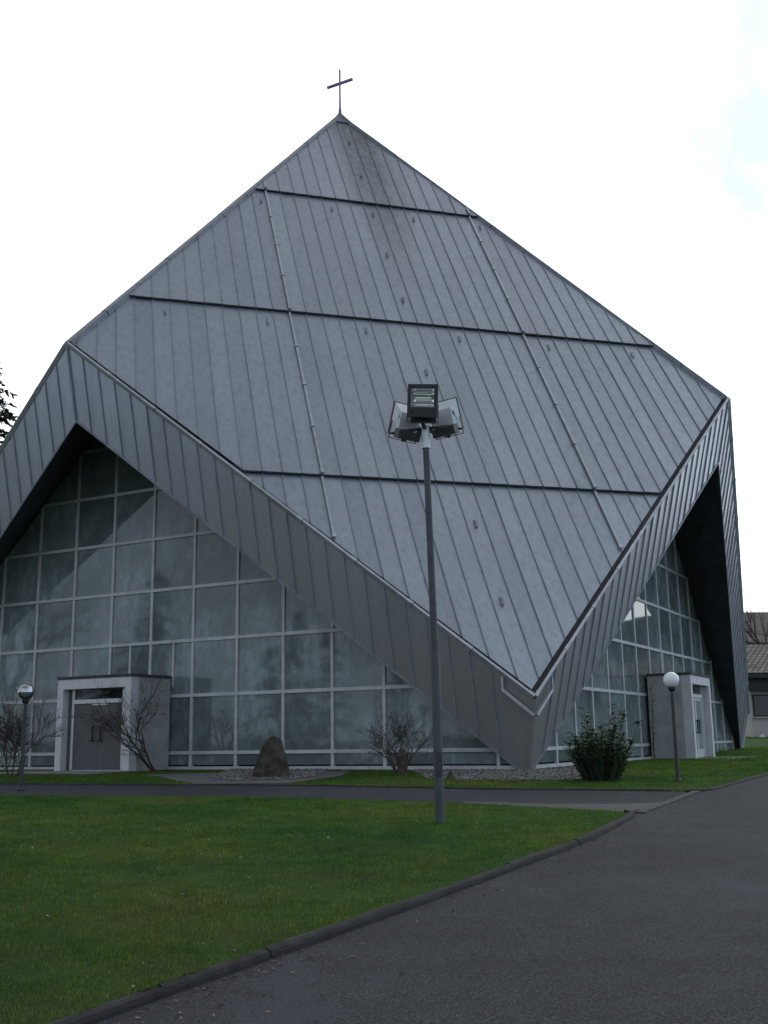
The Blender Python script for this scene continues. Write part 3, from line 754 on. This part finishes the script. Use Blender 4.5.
cl = empty('climbing_stem', cw(g_+.03, -1.60, 0), YAW, 'thin bare climbing stem on the edge of the glazed door porch', 'plant')
cm = MB(); rnd = random.Random(9); pts = [Vector((.05, 0, -.05))]
for i in range(14): pts.append(pts[-1]+Vector((rnd.uniform(-.03,.05), rnd.uniform(-.012,.004), .17)))
pts = [Vector((min(.8, max(.03, p.x)), min(p.y, .0)-.005, p.z)) for p in pts]
cm.tube(pts, [.014]*5+[.010]*5+[.006]*5, 5)
for p in pts[2:]:
    for j in range(3): cm.tube([p, p+Vector((rnd.uniform(-.10,.14), rnd.uniform(-.04,0), rnd.uniform(.02,.10)))], .005, 4)
cm.build('stem', M['bark'], cl)

# ------------------------------------------------------------------ lamps
def globe_lamp(loc, zc, mt, label, clear, rp):
    root = empty('globe_lamp', loc, 0, label, 'street lamp', 'globe lamps on slim posts'); h = zc-loc[2]; r = .155
    p = MB(); p.tube([(0,0,-.15),(0,0,.02),(0,0,h-r-.03)], [rp, rp, rp*.92], 12); p.lathe((0,0,0), [(rp+.035,0.0),(rp+.03,.05),(rp+.004,.07)], 14); p.build('post', M['pole_dark'], root, True)
    c = MB(); c.lathe((0,0,h-r-.035), [(.045,-.03),(.065,0),(.075,.04),(.07,.055)], 16); c.build('collar', M['black'], root, True)
    g = MB(); n = 16
    prof = [(max(.001, r*math.sin(math.pi*i/n)), -r*math.cos(math.pi*i/n)) for i in range(n+1)]
    g.lathe((0,0,h), prof, 28)
    if clear: g.lathe((0,0,h), [(max(.001, (r-.006)*math.sin(math.pi*i/n)), (r-.006)*math.cos(math.pi*i/n)) for i in range(n+1)], 28)
    g.build('globe', mt, root, True)
    if clear:
        b = MB(); b.lathe((0,0,h-r), [(.02,.0),(.022,.10),(.045,.14),(.05,.18),(.035,.22),(.005,.235)], 14); b.build('bulb', M['opal'], root, True)
globe_lamp((5.568, 21.558, zg(0, 21.558)), 1.085, M['opal'], 'globe lamp with a white opal ball on a slim grey post on the right lawn', False, .036)
globe_lamp((-7.118, 21.767, zg(0, 21.767)), 1.045, M['clear'], 'globe lamp with a clear glass ball at the left, in front of the bare shrub', True, .036)

mast = empty('floodlight_mast', (.672, 14.795, zg(0, 14.795)+.08), 0, 'tall grey mast on the front lawn carrying three floodlights', 'floodlight')
mz = 1.001; lx = -.0
mp = MB(); mp.tube([(0,0,-.3),(0,0,.0),(-.01,0,2.12),(-.012,0,2.16)], [.062,.062,.061,.052], 14); mp.tube([(-.012,0,2.161),(-.07,0,5.10)], [.050,.045], 14, cap=True)
mp.build('pole', M['pole'], mast, True)
mp = MB(); mp.tube([(-.068,0,5.02),(-.075,0,5.34)], [.060,.058], 14); mp.build('collar', M['housing'], mast, True)
HEAD = Vector((-.07, 0, 5.34))
hb_ = MB(); hb_.box(-.045,.045,-.078,-.055,.55,.85); hb_.build('service_hatch', M['pole_dark'], mast)
def floodlight(center, facing, tilt, roll, front, name_label):
    """open-fronted lamp housing; local +Y is the beam"""
    f = Vector(facing).normalized(); f = Vector((f.x*math.cos(tilt), f.y*math.cos(tilt), math.sin(tilt)))
    sd = f.cross(Vector((0,0,1))).normalized(); up = sd.cross(f)
    cr_, sr_ = math.cos(roll), math.sin(roll); sd, up = sd*cr_+up*sr_, up*cr_-sd*sr_
    C = Vector(center); L = lambda x, y, z: C+sd*x+f*y+up*z
    b = MB(); w, h = .20, .22
    rA = [L(-w,.0,-h), L(w,.0,-h), L(w,.0,h), L(-w,.0,h)]; rB = [L(-w*.66,-.13,-h*.80), L(w*.66,-.13,-h*.80), L(w*.66,-.13,h*.45), L(-w*.66,-.13,h*.45)]
    for i in range(4): j = (i+1) % 4; b.poly([rA[i], rA[j], rB[j], rB[i]], 0)
    b.poly(rB, 0)
    root = b.build('floodlight', [M['housing']], mast)
    gb = MB(); gb.hexa([L(-w*.9,-.131,-h*1.25), L(w*.9,-.131,-h*1.25), L(w*.9,-.131,-h*.62), L(-w*.9,-.131,-h*.62)], [L(-w*.86,-.26,-h*1.22), L(w*.86,-.26,-h*1.22), L(w*.86,-.26,-h*.70), L(-w*.86,-.26,-h*.70)])
    for i in range(5):
        xx = -w*.55+i*w*.275; gb.hexa([L(xx-.006,-.261,-h*1.15), L(xx+.006,-.261,-h*1.15), L(xx+.006,-.261,-h*.75), L(xx-.006,-.261,-h*.75)], [L(xx-.005,-.275,-h*1.15), L(xx+.005,-.275,-h*1.15), L(xx+.005,-.275,-h*.75), L(xx-.005,-.275,-h*.75)])
    gb.build('gear_box', M['housing_rear'], root)
    fr = MB()
    def ring(x0, x1, z0, z1, X0, X1, Z0, Z1, y0, y1):
        for (p, q) in (((x0,z0,X0,Z0),(x1,z0,X1,Z0)),((x1,z0,X1,Z0),(x1,z1,X1,Z1)),((x1,z1,X1,Z1),(x0,z1,X0,Z1)),((x0,z1,X0,Z1),(x0,z0,X0,Z0))):
            fr.hexa([L(p[0],y0,p[1]),L(q[0],y0,q[1]),L(q[2],y0,q[3]),L(p[2],y0,p[3])],[L(p[0],y1,p[1]),L(q[0],y1,q[1]),L(q[2],y1,q[3]),L(p[2],y1,p[3])])
    ring(-w-.012, w+.012, -h-.012, h+.012, -.16, w-.03, -.09, h-.045, .0, .035)
    for sx in (-1, 1):
        for zz in (-.7, .92): fr.hexa([L(sx*w*.75-.015,.036,zz*h-.012),L(sx*w*.75+.015,.036,zz*h-.012),L(sx*w*.75+.015,.036,zz*h+.012),L(sx*w*.75-.015,.036,zz*h+.012)],[L(sx*w*.75-.012,.05,zz*h-.01),L(sx*w*.75+.012,.05,zz*h-.01),L(sx*w*.75+.012,.05,zz*h+.01),L(sx*w*.75-.012,.05,zz*h+.01)])
    fr.build('front_frame', M['black'], root)
    rf = MB(); n = 8
    for i in range(n):
        a0, a1 = i/n, (i+1)/n; zz = lambda t: -.09+(h-.045+.09)*t; yy = lambda t: -.11*math.sin(math.pi*t)**.7-.004
        rf.poly([L(-.16, yy(a0), zz(a0)), L(w-.03, yy(a0), zz(a0)), L(w-.03, yy(a1), zz(a1)), L(-.16, yy(a1), zz(a1))])
    rf.tube([L(-.11,-.05,.055), L(w-.08,-.05,.055)], .016, 8)
    rf.build('reflector', M['reflector'], root, True)
    gl = MB(); gl.hexa([L(-.158,.006,-.088),L(w-.032,.006,-.088),L(w-.032,.006,h-.047),L(-.158,.006,h-.047)],[L(-.158,.012,-.088),L(w-.032,.012,-.088),L(w-.032,.012,h-.047),L(-.158,.012,h-.047)]); gl.build('lens', M['lampglass'], root)
    bk = MB()
    for sx in (-1, 1): bk.beam(L(sx*(w+.015), -.05, -.04), L(sx*(w+.015), -.05, -h-.07), .022, .010, sd)
    bk.beam(L(-w-.015, -.05, -h-.07), L(w+.015, -.05, -h-.07), .022, .010, up)
    bk.build('bracket', M['black'], root)
    return L(0, -.05, -h-.07)
ends = []
ends.append(floodlight((-.11, -.30, 5.62), (-.14, -1, 0), -.10, .07, True, 0))
ends.append(floodlight((-.36, .12, 5.47), (-.42, .85, 0), .30, -.10, False, 1))
ends.append(floodlight((.24, .12, 5.52), (.42, .85, 0), .30, .10, False, 2))
am = MB()
for e in ends: am.beam(HEAD-Vector((0,0,.05)), e, .04, .04, (0,0,1))
am.beam(HEAD+Vector((-.32,.0,-.06)), HEAD+Vector((.36,.0,.0)), .035, .035)
am.build('cross_arm', M['black'], mast)

# ------------------------------------------------------------------ houses at the right
hs = empty('tiled_house', (23.0, 70.0, zg(0, 70)), 0, 'low pale house with a brown tiled roof beyond the right corner of the church', 'house')
w_ = MB(); w_.box(0, 26, 0, 9, -.3, 3.75); w_.build('wall', M['plaster'], hs)
r_ = MB(); r_.hexa([(-.8,-.9,3.75),(26.8,-.9,3.75),(26.8,4.5,5.95),(-.8,4.5,5.95)],[(-.8,-.9,3.95),(26.8,-.9,3.95),(26.8,4.5,6.15),(-.8,4.5,6.15)])
r_.hexa([(-.8,9.9,3.75),(-.8,4.5,5.95),(26.8,4.5,5.95),(26.8,9.9,3.75)],[(-.8,9.9,3.95),(-.8,4.5,6.15),(26.8,4.5,6.15),(26.8,9.9,3.95)])
rfo = r_.build('roof', M['tiles'], hs)
e_ = MB(); e_.box(-.75, 26.7, -.02-.55, -.02, 2.85, 3.72); e_.box(-.8, 26.8, -.95, -.85, 3.62, 3.88); e_.build('eave_and_shade', M['eave_window_dark'], hs)  # taller box is the shadow band under the eave, painted dark
for i in range(6):
    x0 = .12+i*4.1
    fo = MB(); fo.box(x0, x0+2.3, -.06, -.004, 1.25, 2.62); wn = fo.build('window', M['eave_window_dark'], hs)
    pn = MB(); pn.box(x0+.08, x0+1.42, -.085, -.064, 1.33, 2.54); pn.box(x0+1.62, x0+2.22, -.085, -.064, 1.33, 2.54); pn.build('pane', M['dark_glass'], wn)
    sl = MB(); sl.box(x0-.1, x0+2.4, -.16, -.005, 1.15, 1.245); sl.build('sill', M['concrete'], wn)
hb = empty('brown_hall', (27.5, 92.0, zg(0, 92)), 0, 'large hall with a dull brown roof rising behind the tiled house', 'building')
q_ = MB(); q_.box(0, 60, 0, 18, -.3, 7.2); q_.build('wall', M['plaster'], hb)
q_ = MB(); q_.hexa([(-1,-1,7.2),(61,-1,7.2),(61,6,10.4),(-1,6,10.4)],[(-1,-1,7.5),(61,-1,7.5),(61,6,10.8),(-1,6,10.8)]); q_.hexa([(-1,6.01,10.3),(61,6.01,10.3),(61,19,10.3),(-1,19,10.3)],[(-1,6.01,10.8),(61,6.01,10.8),(61,19,10.8),(-1,19,10.8)]); q_.build('roof', M['brown_roof'], hb)
q_ = MB(); q_.box(26, 66, 3, 20, -.3, 12.3); q_.build('added_wing', M['brown_roof'], hb)  # unseen wing added to raise the roofline mirrored in the right glass
for i in range(10):
    q_ = MB(); q_.box(2+i*5.6, 5.2+i*5.6, -.06, -.004, 2.0, 4.4); wn = q_.build('window', M['eave_window_dark'], hb)

# ------------------------------------------------------------------ grass blades and litter
def in_poly(px, py, P):
    c = np.zeros(len(px), bool); j = len(P)-1
    for i in range(len(P)):
        xi, yi = P[i]; xj, yj = P[j]
        if yi != yj: c ^= ((yi > py) != (yj > py)) & (px < (xj-xi)*(py-yi)/(yj-yi)+xi)
        j = i
    return c
def zgv(y): return -1.6+.0345*np.clip(y, -20, 25)+.00536*np.clip(y-25, 0, 7)+np.where(y > 40, .02*(np.clip(y, None, 78)-40), 0)
def blades(name, poly, dz, boxes, seed, label, holes=()):
    rg = np.random.default_rng(seed); VS = []
    for (x0, x1, y0, y1, dens, hgt, wid) in boxes:
        n = int((x1-x0)*(y1-y0)*dens); x = rg.uniform(x0, x1, n); y = rg.uniform(y0, y1, n)
        keep = in_poly(x, y, poly) & (np.abs(x) < .38*y+.7)
        for hl in holes: keep &= ~in_poly(x, y, hl)
        x, y = x[keep], y[keep]; n = len(x)
        pn = .5+.25*np.sin(x*1.7+np.sin(y*1.3)*2)+.25*np.sin(y*2.3+np.cos(x*2.1)*1.7)
        pm = .5+.5*np.sin(x*5.3+np.sin(y*4.1)*2)*np.sin(y*3.7+np.cos(x*4.7)*2); h = hgt*rg.uniform(.45, 1.3, n)*(.5+.5*pn+.55*pm); th = rg.uniform(0, 6.283, n); ln = rg.uniform(.1, 1.1, n)*h; la = rg.uniform(0, 6.283, n); w = wid*rg.uniform(.7, 1.3, n)
        z = zgv(y)+dz-.005; V = np.empty((n, 3, 3))
        V[:,0] = np.stack([x-np.cos(th)*w, y-np.sin(th)*w, z], 1); V[:,1] = np.stack([x+np.cos(th)*w, y+np.sin(th)*w, z], 1)
        V[:,2] = np.stack([x+np.cos(la)*ln, y+np.sin(la)*ln, z+h], 1); VS.append(V.reshape(-1, 3))
    V = np.concatenate(VS); n = len(V)//3
    me = bpy.data.meshes.new(name); me.vertices.add(len(V)); me.vertices.foreach_set('co', V.astype('f4').ravel())
    me.loops.add(n*3); me.loops.foreach_set('vertex_index', np.arange(n*3, dtype='i4')); me.polygons.add(n)
    me.polygons.foreach_set('loop_start', np.arange(n, dtype='i4')*3); me.materials.append(M['blade']); me.update(); me.validate()
    o = bpy.data.objects.new(name, me); COL.objects.link(o); return tag(o, label, 'grass', kind='stuff')
blades('grass', lawn_poly, .03, [(-5, 2, 3.5, 9, 5200, .028, .0028), (-6, 4, 9, 14, 2800, .028, .0036), (-11, 4, 14, 24, 1500, .028, .0048)], 1, 'short mossy green grass growing on the front lawn')
blades('grass', side_poly, .012, [(-10, 12, 18.5, 29, 900, .032, .006), (6, 22, 29, 50, 200, .04, .011)], 2, 'short green grass growing around the church walls', (gp1, gp2, pv1, st1, [cw(x, y)[:2] for x, y in ((-g_,-g_),(g_,-g_),(g_,g_),(-g_,g_))]))

rgn = np.random.default_rng(12); fr_ = MB()
for i in range(5200):
    t = rgn.uniform(8, len(KERB)-1.001); j = int(t); a = Vector(KERB[j]).lerp(Vector(KERB[j+1]), t-j); d = (Vector(KERB[j+1])-Vector(KERB[j])).normalized(); n_ = Vector((-d.y, d.x))
    if math.sin(a.y*3.1)+math.sin(a.y*7.7+1)+math.sin(a.y*17) < rgn.uniform(-1.6, 1.2): continue
    b = a+n_*rgn.uniform(.05, .10); h = rgn.uniform(.015, .05); o = -n_*rgn.uniform(.0, .06)+d*rgn.uniform(-.03, .03); z = zg(b.x, b.y)+.045; w = .004
    fr_.poly([(b.x-d.x*w, b.y-d.y*w, z), (b.x+d.x*w, b.y+d.y*w, z), (b.x+o.x, b.y+o.y, z+h)])
tag(fr_.build('grass', M['blade']), 'grass tufts hanging over the dark kerb stones', 'grass', kind='stuff')
rg = random.Random(5); lt = MB(); dz_ = MB()
for i in range(450):
    j = rg.randrange(6, len(KERB)-1); a = Vector(KERB[j]).lerp(Vector(KERB[j+1]), rg.random()); d = (Vector(KERB[j+1])-Vector(KERB[j])).normalized()
    off = abs(rg.gauss(0, .22))+.02 if rg.random() < .9 else rg.uniform(0, 2.8)
    if rg.random() < .5 and math.sin(a.y*2.1)+math.sin(a.y*5.3) < .2: continue
    p = a+Vector((d.y, -d.x))*off; s = rg.uniform(.008, .022); th = rg.uniform(0, 6.28); z = zg(p.x, p.y)+.006
    ux, uy = math.cos(th)*s, math.sin(th)*s
    lt.poly([(p.x-ux, p.y-uy, z), (p.x+uy*.5, p.y-ux*.5, z+rg.uniform(0,.012)), (p.x+ux, p.y+uy, z+rg.uniform(0,.01)), (p.x-uy*.5, p.y+ux*.5, z+rg.uniform(0,.012))])
for i in range(260):
    p = Vector((rg.uniform(-8, 3), rg.uniform(6, 20)))
    if not in_poly(np.array([p.x]), np.array([p.y]), lawn_poly)[0]: continue
    s = rg.uniform(.012, .028); th = rg.uniform(0, 6.28); z = zg(p.x, p.y)+.035+.022; ux, uy = math.cos(th)*s, math.sin(th)*s
    lt.poly([(p.x-ux, p.y-uy, z), (p.x+uy*.5, p.y-ux*.5, z+.01), (p.x+ux, p.y+uy, z), (p.x-uy*.5, p.y+ux*.5, z+.012)])
tag(lt.build('leaf_litter', M['dead_leaf']), 'dry brown leaf scraps lying along the kerb and on the lawn', 'leaves', kind='stuff')
for cxy, n_, s_ in (((-1.05, 13.3), 16, .35), ((-2.2, 11.8), 6, .3), ((-4.0, 12.6), 5, .2), ((1.6, 13.8), 8, .5), ((-2.5, 15.5), 14, 2.5), ((-1.2, 9.5), 10, 1.6)):
    for i in range(n_):
        x_, y_ = rg.gauss(cxy[0], s_), rg.gauss(cxy[1], s_*.7); z = zg(x_, y_)+.035+.032; r__ = rg.uniform(.006, .012)
        if in_poly(np.array([x_]), np.array([y_]), lawn_poly)[0]: dz_.poly([(x_+r__*math.cos(t*1.047), y_+r__*math.sin(t*1.047), z+rg.uniform(0,.004)) for t in range(6)])
tag(dz_.build('daisies', M['petal']), 'tiny white daisies scattered over the front lawn', 'flowers', kind='stuff')

# ------------------------------------------------------------------ camera
F = Vector((0, math.cos(.20699), math.sin(.20699))); cr0 = -.014932
Rr = Vector((1, 0, 0)); U0 = Rr.cross(F)
Rt = Rr*math.cos(cr0)+U0*math.sin(cr0); Up = U0*math.cos(cr0)-Rr*math.sin(cr0)
cam = bpy.data.cameras.new('camera'); cam.sensor_fit = 'VERTICAL'; cam.sensor_height = 36; cam.lens = 1089.81/1024*36; cam.clip_end = 3000; cam.clip_start = .1
co = bpy.data.objects.new('camera', cam); COL.objects.link(co)
co.matrix_world = Matrix(((Rt.x, Up.x, -F.x, 0), (Rt.y, Up.y, -F.y, 0), (Rt.z, Up.z, -F.z, 0), (0, 0, 0, 1)))
SC.camera = co

# panes: the ones seen largest are parts of their own, the rest one part per wall
bpy.context.view_layer.update(); dg = bpy.context.evaluated_depsgraph_get(); score = []
for i, (k, gw, pts, vis) in enumerate(pane_jobs):
    w = [CH @ Vector(p) for p in pts]; c = sum(w, Vector())/len(w); d = c.length
    s2_ = [(v.dot(Rt)/v.dot(F), v.dot(Up)/v.dot(F)) for v in w]
    ar = abs(sum(s2_[j][0]*s2_[(j+1) % len(s2_)][1]-s2_[(j+1) % len(s2_)][0]*s2_[j][1] for j in range(len(s2_))))
    f_ = 0
    if vis and abs(c.dot(Rt)/c.dot(F)) < .36:
        for wv in w + [c]:
            t = wv.lerp(c, .2); hit = SC.ray_cast(dg, (0,0,0), t.normalized(), distance=t.length-.12)
            f_ += 0 if hit[0] else 1
        f_ /= len(w)+1
    score.append((ar*f_, i))
top100 = {i for s, i in sorted(score, reverse=True)[:100] if s > 0}
rest = {}
for i, (k, gw, pts, vis) in enumerate(pane_jobs):
    if i in top100:
        m = MB(); m.poly(pts); m.build('pane', M['glass'], gw)
    else: rest.setdefault(gw.name, (gw, MB()))[1].poly(pts)
for gw, m in rest.values(): m.build('pane', M['glass'], gw)['kind'] = 'stuff'

# ------------------------------------------------------------------ light
SUN_EL, SUN_AZ = 38, 28     # sun behind the cloud, behind the church and to the right
wd = bpy.data.worlds.new('World'); SC.world = wd; wd.use_nodes = True; nt = wd.node_tree; bg = nt.nodes['Background']
sky = nt.nodes.new('ShaderNodeTexSky'); sky.sky_type = 'NISHITA'; sky.sun_disc = False; sky.sun_elevation = R(SUN_EL); sky.sun_rotation = R(SUN_AZ)
tc = nt.nodes.new('ShaderNodeTexCoord').outputs['Generated']
vd = nt.nodes.new('ShaderNodeVectorMath'); vd.operation = 'DOT_PRODUCT'; nt.links.new(tc, vd.inputs[0]); vd.inputs[1].default_value = (.60, .75, .28)
glow = ramp(nt, math_(nt, 'ADD', math_(nt, 'MULTIPLY', vd.outputs['Value'], .5), .5), [(.0, (5.6, 6.4, 7.6)), (.32, (5.8, 6.5, 7.6)), (.48, (4.7, 5.3, 6.3)), (.55, (5.3, 5.8, 6.7)), (.63, (8.0, 8.4, 9.2)), (.70, (11.5, 11.8, 12.2)), (1, (18, 18, 18))])
cn = noise(nt, tc, 1.9, 7, .62, (1, 1, 2.2)); cl2 = ramp(nt, cn.outputs[0], [(.34, (.93,)*3), (.66, (1.08,)*3)])
cloud = mix(nt, 1, glow.outputs[0], cl2.outputs[0], 'MULTIPLY')
sz = nt.nodes.new('ShaderNodeSeparateXYZ'); nt.links.new(tc, sz.inputs[0])
cloud = mix(nt, 1, cloud, ramp(nt, sz.outputs[2], [(0, (1.25,)*3), (.25, (1.15,)*3), (.60, (1.0,)*3), (.74, (.66,)*3), (1, (.42,)*3)]).outputs[0], 'MULTIPLY')
gap = noise(nt, tc, 3.6, 5, .55)
gv = nt.nodes.new('ShaderNodeVectorMath'); gv.operation = 'DOT_PRODUCT'; nt.links.new(tc, gv.inputs[0]); gv.inputs[1].default_value = Vector((.37, .80, .56)).normalized()
where = ramp(nt, gv.outputs['Value'], [(.94, (0,)*3), (.99, (1,)*3)])
gf = math_(nt, 'MULTIPLY', ramp(nt, gap.outputs[0], [(.34, (0,)*3), (.50, (1,)*3)]).outputs[0], where.outputs[0])
bv = nt.nodes.new('ShaderNodeVectorMath'); bv.operation = 'DOT_PRODUCT'; nt.links.new(tc, bv.inputs[0]); bv.inputs[1].default_value = Vector((.96, -.12, .10)).normalized()
cloud = mix(nt, ramp(nt, bv.outputs['Value'], [(.55, (0,)*3), (.9, (.8,)*3)]).outputs[0], cloud, (6.0, 8.8, 12.0))
skyc = mix(nt, 1, sky.outputs[0], (1.6, 1.6, 1.6), 'MULTIPLY')
pale = mix(nt, .9, skyc, (7.5, 10.3, 11.4))
nt.links.new(mix(nt, math_(nt, 'MULTIPLY', gf, 1.0), cloud, pale), bg.inputs['Color']); bg.inputs['Strength'].default_value = .1
sn = bpy.data.lights.new('sun', 'SUN'); sn.energy = .5; sn.angle = R(20); sn.color = (1, .96, .9)
so = bpy.data.objects.new('sun', sn); COL.objects.link(so)
sd_ = Vector((math.sin(R(SUN_AZ))*math.cos(R(SUN_EL)), math.cos(R(SUN_AZ))*math.cos(R(SUN_EL)), math.sin(R(SUN_EL))))
so.rotation_euler = sd_.to_track_quat('Z', 'Y').to_euler()
SC.view_settings.view_transform = 'Standard'; SC.view_settings.look = 'None'; SC.view_settings.exposure = 0; SC.view_settings.gamma = 1
SC.cycles.max_bounces = 8; SC.cycles.transparent_max_bounces = 12
